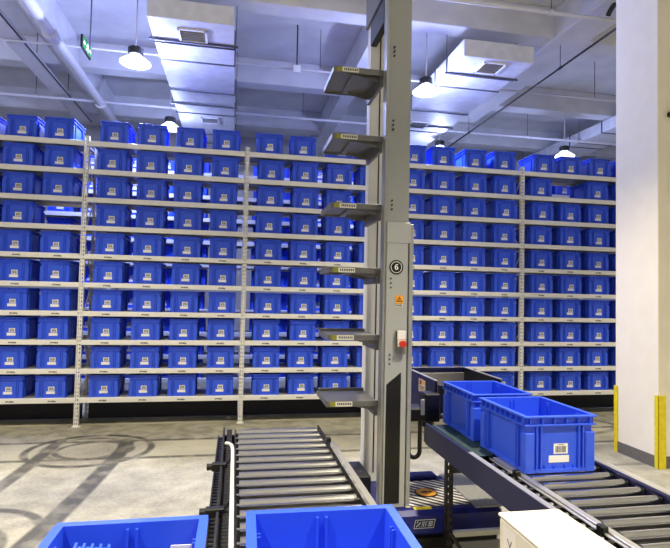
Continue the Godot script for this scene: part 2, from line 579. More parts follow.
# ================= totes =================
func tote(label: String, group: String) -> Node3D:
	var t := thing("storage_tote", label, "tote", Vector3.ZERO, group)
	var H := 0.305
	var b := S()
	var lo := Vector2(0.176, 0.238)
	var hi := Vector2(0.182, 0.244)
	var w := 0.006
	# outer and inner walls, floor
	for s in [1.0, -1.0]:
		quad(b, Vector3(-lo.x, 0, s * lo.y), Vector3(lo.x, 0, s * lo.y), Vector3(hi.x, H, s * hi.y), Vector3(-hi.x, H, s * hi.y), Vector3(0, 0, s))
		quad(b, Vector3(s * lo.x, 0, -lo.y), Vector3(s * lo.x, 0, lo.y), Vector3(s * hi.x, H, hi.y), Vector3(s * hi.x, H, -hi.y), Vector3(s, 0, 0))
		var li := lo - Vector2(w, w)
		var hj := hi - Vector2(w, w)
		quad(b, Vector3(-li.x, 0.008, s * li.y), Vector3(li.x, 0.008, s * li.y), Vector3(hj.x, H, s * hj.y), Vector3(-hj.x, H, s * hj.y), Vector3(0, 0, -s))
		quad(b, Vector3(s * li.x, 0.008, -li.y), Vector3(s * li.x, 0.008, li.y), Vector3(s * hj.x, H, hj.y), Vector3(s * hj.x, H, -hj.y), Vector3(-s, 0, 0))
		quad(b, Vector3(-hi.x, H, s * hi.y), Vector3(hi.x, H, s * hi.y), Vector3(hj.x, H, s * hj.y), Vector3(-hj.x, H, s * hj.y), Vector3.UP)
		quad(b, Vector3(s * hi.x, H, -hi.y), Vector3(s * hi.x, H, hi.y), Vector3(s * hj.x, H, hj.y), Vector3(s * hj.x, H, -hj.y), Vector3.UP)
	quad(b, Vector3(-lo.x, 0, -lo.y), Vector3(lo.x, 0, -lo.y), Vector3(lo.x, 0, lo.y), Vector3(-lo.x, 0, lo.y), Vector3.DOWN)
	quad(b, Vector3(-lo.x, 0.008, -lo.y), Vector3(lo.x, 0.008, -lo.y), Vector3(lo.x, 0.008, lo.y), Vector3(-lo.x, 0.008, lo.y), Vector3.UP)
	# inner vertical ribs on the walls
	for s in [1.0, -1.0]:
		for x in [-0.012, 0.012]:
			box(b, Vector3(x, 0.15, s * 0.234), Vector3(0.007, 0.28, 0.012), 0.0)
		for z in [-0.15, -0.13, 0.13, 0.15]:
			box(b, Vector3(s * 0.172, 0.15, z), Vector3(0.012, 0.28, 0.007), 0.0)
	put("body", b, M.tote, t)
	# outer moulded ribs and base band
	var r := S()
	for s in [1.0, -1.0]:
		for x in [-0.128, -0.104, 0.104, 0.128]:
			box(r, Vector3(x, 0.135, s * 0.2475), Vector3(0.009, 0.24, 0.018), 0.002)
		for z in [-0.178, -0.156, 0.156, 0.178]:
			box(r, Vector3(s * 0.1855, 0.135, z), Vector3(0.018, 0.24, 0.009), 0.002)
		box(r, Vector3(0, 0.010, s * 0.242), Vector3(0.36, 0.020, 0.016), 0.002)
		box(r, Vector3(s * 0.180, 0.010, 0), Vector3(0.016, 0.020, 0.484), 0.002)
		for x in [-0.08, -0.03, 0.03, 0.08]:
			box(r, Vector3(x, 0.028, s * 0.2435), Vector3(0.005, 0.02, 0.012), 0.0)
	put("outer_ribs", r, M.tote, t)
	for sx in [1.0, -1.0]:
		for sz in [1.0, -1.0]:
			var cp := S()
			box(cp, Vector3(sx * 0.1665, 0.108, sz * 0.2470), Vector3(0.052, 0.215, 0.017), 0.004)
			box(cp, Vector3(sx * 0.1835, 0.108, sz * 0.2290), Vector3(0.017, 0.215, 0.050), 0.004)
			put("corner_post", cp, M.tote, t)
	var rim := S()
	for s in [1.0, -1.0]:
		box(rim, Vector3(0, H - 0.004, s * 0.2505), Vector3(0.400, 0.010, 0.025), 0.002)
		box(rim, Vector3(s * 0.1885, H - 0.004, 0), Vector3(0.025, 0.010, 0.4755), 0.0)
		box(rim, Vector3(0, 0.256, s * 0.2495), Vector3(0.392, 0.010, 0.020), 0.002)
		box(rim, Vector3(s * 0.1875, 0.256, 0), Vector3(0.020, 0.010, 0.4785), 0.0)
		for k in 6:
			box(rim, Vector3(-0.165 + 0.066 * k, 0.280, s * 0.2490), Vector3(0.006, 0.044, 0.019), 0.0)
		for k in 9:
			box(rim, Vector3(s * 0.1870, 0.280, -0.232 + 0.058 * k), Vector3(0.019, 0.044, 0.006), 0.0)
	put("rim", rim, M.tote, t)
	# label stickers on the front wall (the wall leans out a little)
	var tilt := Vector3(0, 1, (hi.y - lo.y) / H).normalized()
	var zz := func(y: float) -> float: return lo.y + (hi.y - lo.y) * y / H + 0.002
	put("barcode_label", uv_quad(Vector3(-0.030, 0.098, zz.call(0.098)), Vector3(0.078, 0, 0), tilt * 0.056), M.barcode, t)
	put("code_strip", uv_quad(Vector3(-0.056, 0.052, zz.call(0.052)), Vector3(0.112, 0, 0), tilt * 0.038), M.paper, t)
	return t

func copy_of(o: Node3D, at: Vector3, label: String, group: String, turn := 0.0, wide := 1.0) -> Node3D:
	var c: Node3D = o.duplicate()
	c.name = numbered("storage_tote")
	add_child(c)
	c.position = at
	c.rotation.y = turn
	c.scale = Vector3(wide, 1.0, 1.0 + (wide - 1.0) * 0.3) if wide >= 1.0 else Vector3.ONE * wide
	tag(c, label, "tote", group)
	return c

# ================= racks =================
func rack(z: float, bays: Array, label: String, with_labels: bool) -> void:
	var t := thing("storage_rack", label, "rack", Vector3(0, 0, z))
	var up := perforated(0.062, 0.05, 3.88, 0.052, 0.013, 0.026).commit()
	var back_up := perforated(0.062, 0.05, 3.88, 0.052, 0.013, 0.026).commit()
	var beam := S()
	lohi(beam, Vector3(0.031, -0.033, -0.036), Vector3(BAY - 0.031, 0.033, 0.004), 0.004)
	lohi(beam, Vector3(0.031, 0.016, -0.05), Vector3(BAY - 0.031, 0.026, -0.03))
	var bm := beam.commit()
	var dk := S()
	for k in 3:
		lohi(dk, Vector3(0.034 + k * 0.688, 0.008, -0.53), Vector3(0.034 + k * 0.688 + 0.684, 0.032, -0.04), 0.002)
	var dm := dk.commit()
	var br := S()
	tube(br, Vector3(0, 0, -0.045), Vector3(0, 0.56, -0.525), 0.010, 6)
	var brm := br.commit()
	var br2 := S()
	tube(br2, Vector3(0, 0.56, -0.045), Vector3(0, 0.0, -0.525), 0.010, 6)
	var brm2 := br2.commit()
	var plate := lohi(S(), Vector3(-0.05, 0, -0.07), Vector3(0.05, 0.006, 0.02), 0.001).commit()
	var sl := uv_quad(Vector3(-0.055, -0.018, 0.0052), Vector3(0.11, 0, 0), Vector3(0, 0.026, 0)).commit()
	var posts := bays.duplicate()
	posts.append(bays[-1] + 1)
	for p in posts:
		var x: float = POST0 + BAY * p
		put("upright", up, M.rack, t, Vector3(x, 0.0, 0))
		put("upright", back_up, M.rack, t, Vector3(x, 0.0, -0.53))
		put("foot_plate", plate, M.rack, t, Vector3(x, 0.0, 0))
		for k in 6:
			put("brace", brm if k % 2 == 0 else brm2, M.rack, t, Vector3(x, 0.15 + 0.6 * k, 0))
	for b in bays:
		var x: float = POST0 + BAY * b
		for l in 10:
			var y: float = LEVEL0 + PITCH * l
			var f := put("beam", bm, M.rack, t, Vector3(x, y, 0))
			put("shelf", dm, M.deck, t, Vector3(x, y, 0))
			put("rear_beam", bm, M.rack, t, Vector3(x, y, -0.54))
			if l == 0 and with_labels: put("dark_gap_sheet", lohi(S(), Vector3(0.04, 0.012, -0.46), Vector3(BAY - 0.04, 0.30, -0.44), 0.003), M.gap_dark, t, Vector3(x, 0, 0))  # added dark sheet, paints the shade below the bottom shelf
			if with_labels and l < 6:
				for s in 4:
					put("slot_label", sl, M.slot_label, f, Vector3(0.326 + 0.502 * s, 0, 0))

func racks() -> void:
	rack(RACK_Z, [-1, 0, 1, 2, 3], "long white perforated steel rack facing the floor, ten shelves of blue totes", true)
	rack(-9.05, [-1, 0, 1, 2, 3], "rear white steel rack across the aisle behind the front rack", false)
	var proto: Node3D = null
	for b in [-1, 0, 1, 2, 3]:
		for s in 4:
			for l in 10:
				if b == -1 and s == 0: continue
				if b == -1 and s == 3 and l == 6: continue
				if b == 3 and s == 1 and l == 8: continue
				var lab := "blue tote on %s shelf up, %s slot from pillar side, %s rack bay from pillar" % [ORD[l], ORD[3 - s], ORD[3 - b]]
				var at := Vector3(POST0 + BAY * b + 0.326 + 0.502 * s + [-0.042, -0.004, 0.012, 0.02, 0.032][b + 1] + rng.randf_range(-0.012, 0.012), LEVEL0 + PITCH * l + 0.0325, RACK_Z - 0.270 + rng.randf_range(-0.02, 0.008))
				var turn := rng.randf_range(-0.012, 0.012)
				if l == 9:
					at.x += rng.randf_range(-0.03, 0.03)
					turn *= 3.0
				if proto == null:
					proto = tote(lab, "blue totes in the front rack")
					proto.position = at
					proto.rotation.y = turn
					proto.scale = Vector3.ONE * 0.95
				else:
					copy_of(proto, at, lab, "blue totes in the front rack", turn, 0.95)
	for b in [-1, 0, 1, 3]:
		for s in 4:
			for l in 10:
				if b == -1 and (s < 2 or s == 2 and (l < 5 or l > 7)): continue
				if b == 3 and (s < 1 or l < 7): continue
				var lab := "rear rack blue tote, %s shelf up, %s slot from pillar side, %s bay from pillar" % [ORD[l], ORD[3 - s], ORD[3 - b]]
				copy_of(proto, Vector3(POST0 + BAY * b + 0.338 + 0.4925 * s + rng.randf_range(-0.02, 0.02), LEVEL0 + PITCH * l + 0.0325, -9.05 - 0.305), lab, "blue totes in the rear rack", 0.0, 0.95)

# ================= robot =================
func robot() -> void:
	var t := thing("tote_robot", "tall grey warehouse robot with stacked trays on a blue striped base", "robot", Vector3(1.38, 0, -3.88))
	var o := -t.position
	# chassis
	put("chassis", lohi(S(), Vector3(0.86, 0.15, -4.24), Vector3(1.93, 0.328, -3.53), 0.03), M.robot_blue, t, o)
	put("bumper", lohi(S(), Vector3(0.88, 0.04, -4.22), Vector3(1.91, 0.15, -3.56), 0.02), M.black, t, o)
	for x in [1.05, 1.75]:
		for z in [-3.62, -4.16]:
			put("wheel", tube(S(), Vector3(x, 0.06, z - 0.025), Vector3(x, 0.06, z + 0.025), 0.06, 20), M.dark, t, o)
	# deck print and end plate
	var dq := uv_quad(Vector3(1.22, 0.3325, -3.60), Vector3(0.52, 0, 0), Vector3(0, 0, -0.50))
	put("striped_deck", dq, M.stripes, t, o)
	put("end_plate", lohi(S(), Vector3(1.715, 0.326, -4.22), Vector3(1.925, 0.340, -3.535), 0.004), M.end_grey, t, o)
	put("rear_housing", lohi(S(), Vector3(1.24, 0.326, -4.23), Vector3(1.66, 0.365, -4.115), 0.012), M.robot_blue, t, o)
	var em := put("emblem", lathe(S(), [Vector2(0.0, 0.005), Vector2(0.085, 0.005), Vector2(0.086, 0.0)], Vector3(1.46, 0.333, -3.84), 28), M.black, t, o)
	put("emblem_disc", lathe(S(), [Vector2(0.0, 0.0025), Vector2(0.074, 0.0025), Vector2(0.075, 0.0)], Vector3(1.46, 0.338, -3.84), 28), M.orange, em)
	var es := S()
	lohi(es, Vector3(1.42, 0.340, -3.85), Vector3(1.47, 0.3425, -3.832))
	lohi(es, Vector3(1.48, 0.340, -3.855), Vector3(1.50, 0.3425, -3.83))
	put("emblem_mark", es, M.black, em)
	put("edge_sticker", lohi(S(), Vector3(1.27, 0.327, -3.595), Vector3(1.40, 0.3335, -3.56)), M.yellow, t, o)
	put("nameplate", uv_quad(Vector3(1.255, 0.212, -3.5285), Vector3(0.165, 0, 0), Vector3(0, 0.06, 0)), M.nameplate, t, o)
	# left low housing below the trays
	put("battery_housing", lohi(S(), Vector3(0.87, 0.326, -4.22), Vector3(1.035, 0.47, -3.86), 0.01), M.dark, t, o)
	# near column
	var c := S()
	lohi(c, Vector3(1.038, 0.326, -3.735), Vector3(1.218, 4.36, -3.625), 0.005)
	var near := put("mast", c, M.mast, t, o)
	put("mast_edge", lohi(S(), Vector3(1.030, 0.33, -3.66), Vector3(1.048, 4.36, -3.618), 0.003), M.alu, near)
	var ry := [3.62, 3.08, 2.5, 1.94, 1.40, 0.98, 0.46]
	for y in ry:
		for k in 3:
			put("screw", tube(S(), Vector3(1.085, y - 0.032 * k, -3.626), Vector3(1.085, y - 0.032 * k, -3.605), 0.006, 8), M.screw, near)
	# lower cover of the near column
	var cv := S()
	lohi(cv, Vector3(1.052, 0.33, -3.626), Vector3(1.212, 2.20, -3.612), 0.003)
	var cover := put("cover", cv, M.mast_cover, t, o)
	put("cap_plate", lohi(S(), Vector3(1.050, 2.195, -3.626), Vector3(1.226, 2.345, -3.606), 0.004), M.mast_cover, t, o)
	put("side_channel", lohi(S(), Vector3(1.222, 0.33, -3.70), Vector3(1.252, 2.335, -3.612), 0.004), M.mast, t, o)
	var bp := S()
	prism(bp, [Vector2(1.062, 0.36), Vector2(1.172, 0.36), Vector2(1.172, 1.275), Vector2(1.066, 1.19)], Vector3(0, 0, -3.613), Vector3.RIGHT, Vector3.UP, Vector3(0, 0, 0.004))
	put("black_panel", bp, M.black, cover)
	# round number badge
	var bc := Vector3(1.124, 2.022, -3.612)
	var badge := put("number_badge", tube(S(), bc, bc + Vector3(0, 0, 0.004), 0.052, 32), M.black, cover)
	var rg := S()
	for k in 32:
		var t0 := TAU * k / 32
		var t1 := TAU * (k + 1) / 32
		var a0 := Vector3(cos(t0), sin(t0), 0)
		var a1 := Vector3(cos(t1), sin(t1), 0)
		var f := bc + Vector3(0, 0, 0.0048)
		quad(rg, f + a0 * 0.0375, f + a0 * 0.0415, f + a1 * 0.0415, f + a1 * 0.0375, Vector3.BACK)
	put("badge_ring", rg, M.paper, badge)
	put_text("6", 0.054, bc + Vector3(0, 0, 0.0045), M.paper, badge)
	# warning sign
	var wc := Vector3(1.150, 1.792, -3.610)
	var wsn := put("warning_sign", box(S(), wc, Vector3(0.058, 0.058, 0.003)), M.orange, cover)
	var wt := S()
	var outer := [Vector2(0, 0.022), Vector2(-0.023, -0.017), Vector2(0.023, -0.017)]
	prism(wt, outer, wc + Vector3(0, 0, 0.0012), Vector3.RIGHT, Vector3.UP, Vector3(0, 0, 0.001))
	put("warning_triangle", wt, M.black, wsn)
	var wi := S()
	prism(wi, [Vector2(0, 0.012), Vector2(-0.014, -0.012), Vector2(0.014, -0.012)], wc + Vector3(0, 0, 0.002), Vector3.RIGHT, Vector3.UP, Vector3(0, 0, 0.001))
	put("warning_field", wi, M.orange, wsn)
	put("warning_mark", lohi(S(), wc + Vector3(-0.0025, -0.009, 0.0028), wc + Vector3(0.0025, 0.005, 0.004)), M.black, wsn)
	put("warning_text", uv_quad(wc + Vector3(-0.027, -0.053, 0.001), Vector3(0.054, 0, 0), Vector3(0, 0.02, 0)), M.slot_label, wsn)
	# emergency stop
	var es0 := Vector3(1.158, 1.49, -3.61)
	var eb := put("stop_box", box(S(), es0 + Vector3(0, 0, 0.022), Vector3(0.062, 0.165, 0.045), 0.005), M.grey, cover)
	put("stop_box_lid", box(S(), es0 + Vector3(0, 0.052, 0.030), Vector3(0.062, 0.062, 0.034), 0.004), M.paper, eb)
	put("stop_plate", box(S(), es0 + Vector3(0, -0.004, 0.044), Vector3(0.058, 0.05, 0.006), 0.002), M.cream, eb)
	put("stop_button", tube(S(), es0 + Vector3(0.004, -0.008, 0.045), es0 + Vector3(0.004, -0.008, 0.078), 0.023, 20), M.red, eb)
	# rear column
	put("rear_mast", lohi(S(), Vector3(1.042, 0.326, -4.25), Vector3(1.222, 4.36, -4.14), 0.005), M.white_or_lit, t, o)  # paler than the near mast: the light on it is put into the colour
	var slot := S()
	lohi(slot, Vector3(1.118, 0.40, -4.142), Vector3(1.128, 4.3, -4.136))
	put("guide_slot", slot, M.dark, t, o)
	put("top_beam", lohi(S(), Vector3(1.02, 4.05, -4.25), Vector3(1.20, 4.33, -3.62), 0.006), M.tray, t, o)
	put("head_block", lohi(S(), Vector3(1.035, 3.86, -4.14), Vector3(1.09, 4.06, -3.735), 0.006), M.dark, t, o)
	# six trays
	for y in [3.470, 2.975, 2.470, 2.003, 1.518, 1.045]:
		var tr := put("tray", lohi(S(), Vector3(0.665, -0.012, -4.15), Vector3(1.036, 0.006, -3.72), 0.003), M.tray, t, o + Vector3(0, y, 0))
		var lip := S()
		lohi(lip, Vector3(0.665, -0.028, -3.72), Vector3(1.036, 0.014, -3.712), 0.002)
		lohi(lip, Vector3(0.657, -0.028, -4.15), Vector3(0.665, 0.014, -3.712), 0.002)
		lohi(lip, Vector3(0.665, -0.028, -4.158), Vector3(1.036, 0.03, -4.15), 0.002)
		put("lip", lip, M.tray, tr)
		for z in [-3.76, -4.13]:
			var g := S()
			prism(g, [Vector2(0.70, -0.012), Vector2(1.036, -0.012), Vector2(1.036, -0.062), Vector2(0.96, -0.052), Vector2(0.84, -0.028)], Vector3(0, 0, z), Vector3.RIGHT, Vector3.UP, Vector3(0, 0, 0.008))
			put("gusset", g, M.tray, tr)
		put("cross_channel", lohi(S(), Vector3(1.015, -0.10, -4.14), Vector3(1.040, -0.012, -3.735), 0.003), M.tray, tr)
		put("support_rib", lohi(S(), Vector3(0.80, -0.03, -4.12), Vector3(0.84, -0.011, -3.75)), M.tray, tr)
		put("tray_label", uv_quad(Vector3(0.685, -0.024, -3.7105), Vector3(0.16, 0, 0), Vector3(0, 0.034, 0)), M.tray_label, tr)
	# fork carriage behind the conveyor end
	var k := S()
	lohi(k, Vector3(1.60, 0.84, -4.75), Vector3(2.17, 0.865, -4.02), 0.004)
	var car := put("fork_carriage", k, M.dark, t, o)
	put("side_plate", lohi(S(), Vector3(1.585, 0.84, -4.75), Vector3(1.605, 1.145, -4.00), 0.004), M.navy, car)
	put("side_plate_edge", lohi(S(), Vector3(1.583, 1.145, -4.75), Vector3(1.607, 1.152, -4.00), 0.002), M.rail, car)
	put("side_plate", lohi(S(), Vector3(2.165, 0.84, -4.75), Vector3(2.185, 1.145, -4.05), 0.004), M.black, car)
	put("side_plate_edge", lohi(S(), Vector3(2.163, 1.145, -4.75), Vector3(2.187, 1.152, -4.05), 0.002), M.rail, car)
	put("back_plate", lohi(S(), Vector3(1.60, 1.10, -4.765), Vector3(2.17, 1.148, -4.745), 0.004), M.navy, car)
	put("back_wall", lohi(S(), Vector3(1.606, 0.866, -4.74), Vector3(2.164, 1.10, -4.73), 0.002), M.alu, car)
	put("tray_floor", lohi(S(), Vector3(1.66, 0.866, -4.72), Vector3(2.12, 0.874, -4.03)), M.alu, car)
	for x in [1.64, 2.13]:
		put("fork_arm", lohi(S(), Vector3(x - 0.02, 0.90, -4.74), Vector3(x + 0.02, 0.99, -3.97), 0.004), M.black, car)
	put("finger", lohi(S(), Vector3(1.60, 0.90, -3.99), Vector3(1.645, 1.12, -3.95), 0.004), M.black, car)
	put("safety_sticker", uv_quad(Vector3(1.5835, 1.0, -4.38), Vector3(0, 0, 0.16), Vector3(0, 0.11, 0)), M.safety_sticker, car)
	var dr := S()
	lohi(dr, Vector3(1.25, 0.85, -4.10), Vector3(1.60, 0.95, -3.92), 0.01)
	lohi(dr, Vector3(1.47, 0.84, -4.06), Vector3(1.60, 1.06, -3.92), 0.01)
	tube(dr, Vector3(1.52, 0.80, -3.98), Vector3(1.52, 0.86, -3.98), 0.05, 18)
	put("lift_drive", dr, M.black, t, o)
	put("drive_cover", lohi(S(), Vector3(1.435, 0.90, -3.925), Vector3(1.465, 1.02, -3.905), 0.004), M.rail, t, o)
	var pts := []
	for q in 5: pts.append(Vector3(1.44, 0.86 - 0.06 * q, -3.94))
	for q in range(1, 9):
		var a := PI * q / 9.0
		pts.append(Vector3(1.395 + 0.045 * cos(a), 0.62 - 0.05 * sin(a), -3.94))
	for q in 4: pts.append(Vector3(1.35, 0.62 + 0.05 * q, -3.94))
	put("cable", sweep(S(), pts, 0.017, 10), M.black, t, o)

func put_text(s: String, height: float, at: Vector3, m: Material, parent: Node) -> void:
	var tm := TextMesh.new()
	var f := SystemFont.new()
	f.font_names = PackedStringArray(["Droid Sans"])
	f.font_weight = 700
	tm.font = f
	tm.text = s
	tm.font_size = 64
	tm.pixel_size = height / 64.0
	tm.depth = 0.001
	put("badge_number", tm, m, parent, at)

# ================= conveyors =================
func left_conveyor() -> void:
	var t := thing("roller_conveyor", "steel roller conveyor with black chain side and white guide rail beside the robot", "conveyor", Vector3(0.30, 0, -2.3))
	var o := -t.position
	var rl := S()
	tube(rl, Vector3(0.045, 0, 0), Vector3(0.585, 0, 0), 0.026, 24)
	tube(rl, Vector3(0.03, 0, 0), Vector3(0.60, 0, 0), 0.008, 8)
	var rm := rl.commit()
	for k in 25:
		put("roller", rm, M.roller, t, o + Vector3(0, 0.854, -3.70 + 0.124 * k))
	for x in [-0.055, 0.60]:
		var sb := S()
		lohi(sb, Vector3(x, 0.74, -3.75), Vector3(x + 0.012, 0.885, -0.6), 0.002)
		lohi(sb, Vector3(x, 0.74, -3.75), Vector3(x + (0.05 if x < 0 else -0.03), 0.75, -0.6), 0.002)
		put("side_beam", sb, M.dark, t, o)
	put("inner_plate", lohi(S(), Vector3(0.022, 0.76, -3.75), Vector3(0.032, 0.868, -0.6), 0.002), M.dark, t, o)
	put("under_roller_dark", lohi(S(), Vector3(0.032, 0.775, -3.74), Vector3(0.60, 0.785, -0.6)), M.black, t, o)  # black sheet added so the gaps between rollers look shaded
	put("end_plate", lohi(S(), Vector3(-0.05, 0.75, -3.762), Vector3(0.61, 0.83, -3.75), 0.002), M.dark, t, o)
	# the drive chain along the outer side
	var ch := S()
	var z := -3.73
	while z < -0.65:
		box(ch, Vector3(-0.012, 0.862, z), Vector3(0.034, 0.022, 0.020), 0.003)
		box(ch, Vector3(-0.012, 0.862, z + 0.0155), Vector3(0.014, 0.014, 0.013), 0.0)
		z += 0.031
	var chp := put("drive_chain", ch, M.screw, t, o)
	chp.set_meta("kind", "stuff")
	# slotted outer angle
	var an := S()
	z = -3.74
	while z < -0.65:
		lohi(an, Vector3(-0.085, 0.815, z), Vector3(-0.055, 0.823, z + 0.022))
		z += 0.040
	lohi(an, Vector3(-0.090, 0.80, -3.74), Vector3(-0.082, 0.835, -0.62))
	put("slotted_angle", an, M.screw, t, o)
	# white guide rail with a bent tip, and its clamps
	var pts := [Vector3(-0.030, 0.918, -3.24), Vector3(-0.012, 0.922, -3.22), Vector3(0.004, 0.925, -3.17), Vector3(0.010, 0.925, -3.08), Vector3(0.010, 0.925, -2.2), Vector3(0.010, 0.925, -0.7)]
	put("guide_rail", sweep(S(), pts, 0.010, 10), M.guide, t, o)
	for zz in [-2.95, -2.35, -1.75, -1.15]:
		var cl := S()
		lohi(cl, Vector3(-0.10, 0.855, zz - 0.02), Vector3(-0.02, 0.895, zz + 0.02), 0.004)
		tube(cl, Vector3(-0.125, 0.875, zz), Vector3(-0.09, 0.875, zz), 0.018, 12)
		tube(cl, Vector3(-0.03, 0.88, zz), Vector3(0.005, 0.918, zz), 0.007, 8)
		put("clamp", cl, M.black, t, o)
	var fl := S()
	prism(fl, [Vector2(0.592, -3.17), Vector2(0.606, -3.20), Vector2(0.620, -3.17), Vector2(0.628, -0.7), Vector2(0.592, -0.7)], Vector3(0, 0.90, 0), Vector3.RIGHT, Vector3(0, 0, 1), Vector3(0, 0.022, 0))
	put("flat_guide", fl, M.rail, t, o)
	for zz in [-3.35, -3.1, -2.3, -1.3]:
		put("bracket", lohi(S(), Vector3(0.598, 0.865, zz - 0.018), Vector3(0.626, 0.905, zz + 0.018), 0.004), M.black, t, o)
	for x in [-0.03, 0.585]:
		for zz in [-3.55, -0.9]:
			put("leg", perforated(0.045, 0.045, 0.74, 0.05, 0.008, 0.02).commit(), M.dark, t, o + Vector3(x, 0, zz))
	for zz in [-3.575, -0.925]:
		put("cross_brace", lohi(S(), Vector3(-0.03, 0.25, zz - 0.015), Vector3(0.585, 0.28, zz + 0.015)), M.dark, t, o)

func right_conveyor() -> void:
	var t := thing("powered_conveyor", "blue sided conveyor carrying two blue totes, rollers then a teal belt", "conveyor", Vector3(1.76, 0, -2.3))
	var o := -t.position
	put("side_beam", lohi(S(), Vector3(1.400, 0.735, -3.72), Vector3(1.425, 0.885, -0.5), 0.003), M.navy, t, o)
	put("end_cover", lohi(S(), Vector3(1.400, 0.745, -3.745), Vector3(2.11, 0.855, -3.72), 0.003), M.navy, t, o)
	put("side_rim", lohi(S(), Vector3(1.402, 0.885, -3.0), Vector3(1.432, 0.889, -0.5)), M.rail, t, o)
	put("trough", lohi(S(), Vector3(1.425, 0.76, -3.72), Vector3(1.56, 0.775, -0.5)), M.black, t, o)
	put("inner_wall", lohi(S(), Vector3(1.512, 0.775, -2.98), Vector3(1.524, 0.868, -0.5)), M.black, t, o)
	put("guide_rail", lohi(S(), Vector3(1.520, 0.866, -2.92), Vector3(1.556, 0.8785, -0.5), 0.003), M.rail, t, o)
	put("guide_groove", lohi(S(), Vector3(1.4985, 0.866, -2.92), Vector3(1.5125, 0.8745, -0.5), 0.002), M.rail, t, o)
	# belt section under the far tote
	put("belt", lohi(S(), Vector3(1.438, 0.862, -3.70), Vector3(2.05, 0.878, -2.99), 0.006), M.belt, t, o)
	put("belt_bed", lohi(S(), Vector3(1.43, 0.79, -3.70), Vector3(2.05, 0.862, -2.99), 0.004), M.dark, t, o)
	put("belt_lid", lohi(S(), Vector3(1.430, 0.878, -3.04), Vector3(1.53, 0.886, -2.93), 0.002), M.belt, t, o)
	# stub rollers in the trough
	var sr := tube(S(), Vector3(1.437, 0, 0), Vector3(1.497, 0, 0), 0.020, 14).commit()
	for k in 20:
		put("stub_roller", sr, M.roller, t, o + Vector3(0, 0.842, -2.86 + 0.115 * k))
	var bl := lohi(S(), Vector3(1.445, 0.80, -0.012), Vector3(1.505, 0.868, 0.012), 0.003).commit()
	for k in 20:
		put("bearing_block", bl, M.black, t, o + Vector3(0, 0, -2.80 + 0.115 * k))
	for zz in [-2.62, -1.95, -1.25]:
		put("sensor_bracket", lohi(S(), Vector3(1.488, 0.84, zz - 0.02), Vector3(1.520, 0.90, zz + 0.02), 0.004), M.black, t, o)
	# main rollers
	var rl := S()
	tube(rl, Vector3(1.565, 0, 0), Vector3(2.028, 0, 0), 0.026, 24)
	tube(rl, Vector3(1.55, 0, 0), Vector3(2.045, 0, 0), 0.008, 8)
	var rm := rl.commit()
	for k in 22:
		put("roller", rm, M.roller, t, o + Vector3(0, 0.854, -2.92 + 0.111 * k))
	var rb := S()
	lohi(rb, Vector3(2.045, 0.735, -3.72), Vector3(2.055, 0.893, -0.5), 0.002)
	lohi(rb, Vector3(2.055, 0.735, -3.72), Vector3(2.11, 0.893, -0.5), 0.003)
	put("right_beam", rb, M.navy, t, o)
	put("right_cap", lohi(S(), Vector3(2.062, 0.893, -3.72), Vector3(2.112, 0.898, -0.5), 0.002), M.rail, t, o)
	var nb := S()
	for k in 22:
		box(nb, Vector3(2.038, 0.853, -2.92 + 0.111 * k), Vector3(0.012, 0.05, 0.06), 0.004)
	put("bearing_strip", nb, M.black, t, o)
	put("under_roller_dark", lohi(S(), Vector3(1.56, 0.765, -2.98), Vector3(2.045, 0.775, -0.5)), M.black, t, o)
	# legs
	for x in [1.462, 2.07]:
		for zz in [-3.40, -0.8]:
			var lg := put("leg", perforated(0.046, 0.045, 0.74, 0.05, 0.009, 0.022).commit(), M.black, t, o + Vector3(x, 0.0, zz))
			put("foot", lohi(S(), Vector3(-0.06, 0, -0.08), Vector3(0.06, 0.012, 0.05), 0.002), M.black, lg)
	var sb := S()
	tube(sb, Vector3(1.462, 0.24, -3.40), Vector3(1.60, 0.02, -3.30), 0.014, 8)
	put("stay", sb, M.black, t, o)
	put("cross_brace", lohi(S(), Vector3(1.48, 0.19, -3.44), Vector3(2.06, 0.23, -3.41), 0.003), M.rail, t, o)
	put("cross_brace", lohi(S(), Vector3(1.48, 0.10, -3.44), Vector3(2.06, 0.15, -3.41), 0.003), M.grey, t, o)
	put("cross_brace", lohi(S(), Vector3(1.48, 0.62, -3.44), Vector3(2.06, 0.66, -3.41), 0.003), M.dark, t, o)
	# cream control box hung on the conveyor's outer side
	var cb := thing("control_box", "cream control box with a paper note fixed to the blue conveyor side", "control box", Vector3(1.245, 0.60, -1.60))
	var p := -cb.position
	put("case", lohi(S(), Vector3(1.112, 0.60, -2.07), Vector3(1.385, 0.905, -1.15), 0.006), M.cream, cb, p)
	put("lid", lohi(S(), Vector3(1.108, 0.908, -2.076), Vector3(1.389, 0.922, -1.145), 0.004), M.cream, cb, p)
	put("paper_note", uv_quad(Vector3(1.1105, 0.755, -2.035), Vector3(0, 0, 0.10), Vector3(0, 0.13, 0)), M.box_note, cb, p)
	put("knob", tube(S(), Vector3(1.112, 0.74, -1.88), Vector3(1.095, 0.74, -1.88), 0.012, 12), M.black, cb, p)
	put("mounting_plate", lohi(S(), Vector3(1.385, 0.74, -2.0), Vector3(1.400, 0.86, -1.2)), M.rail, cb, p)

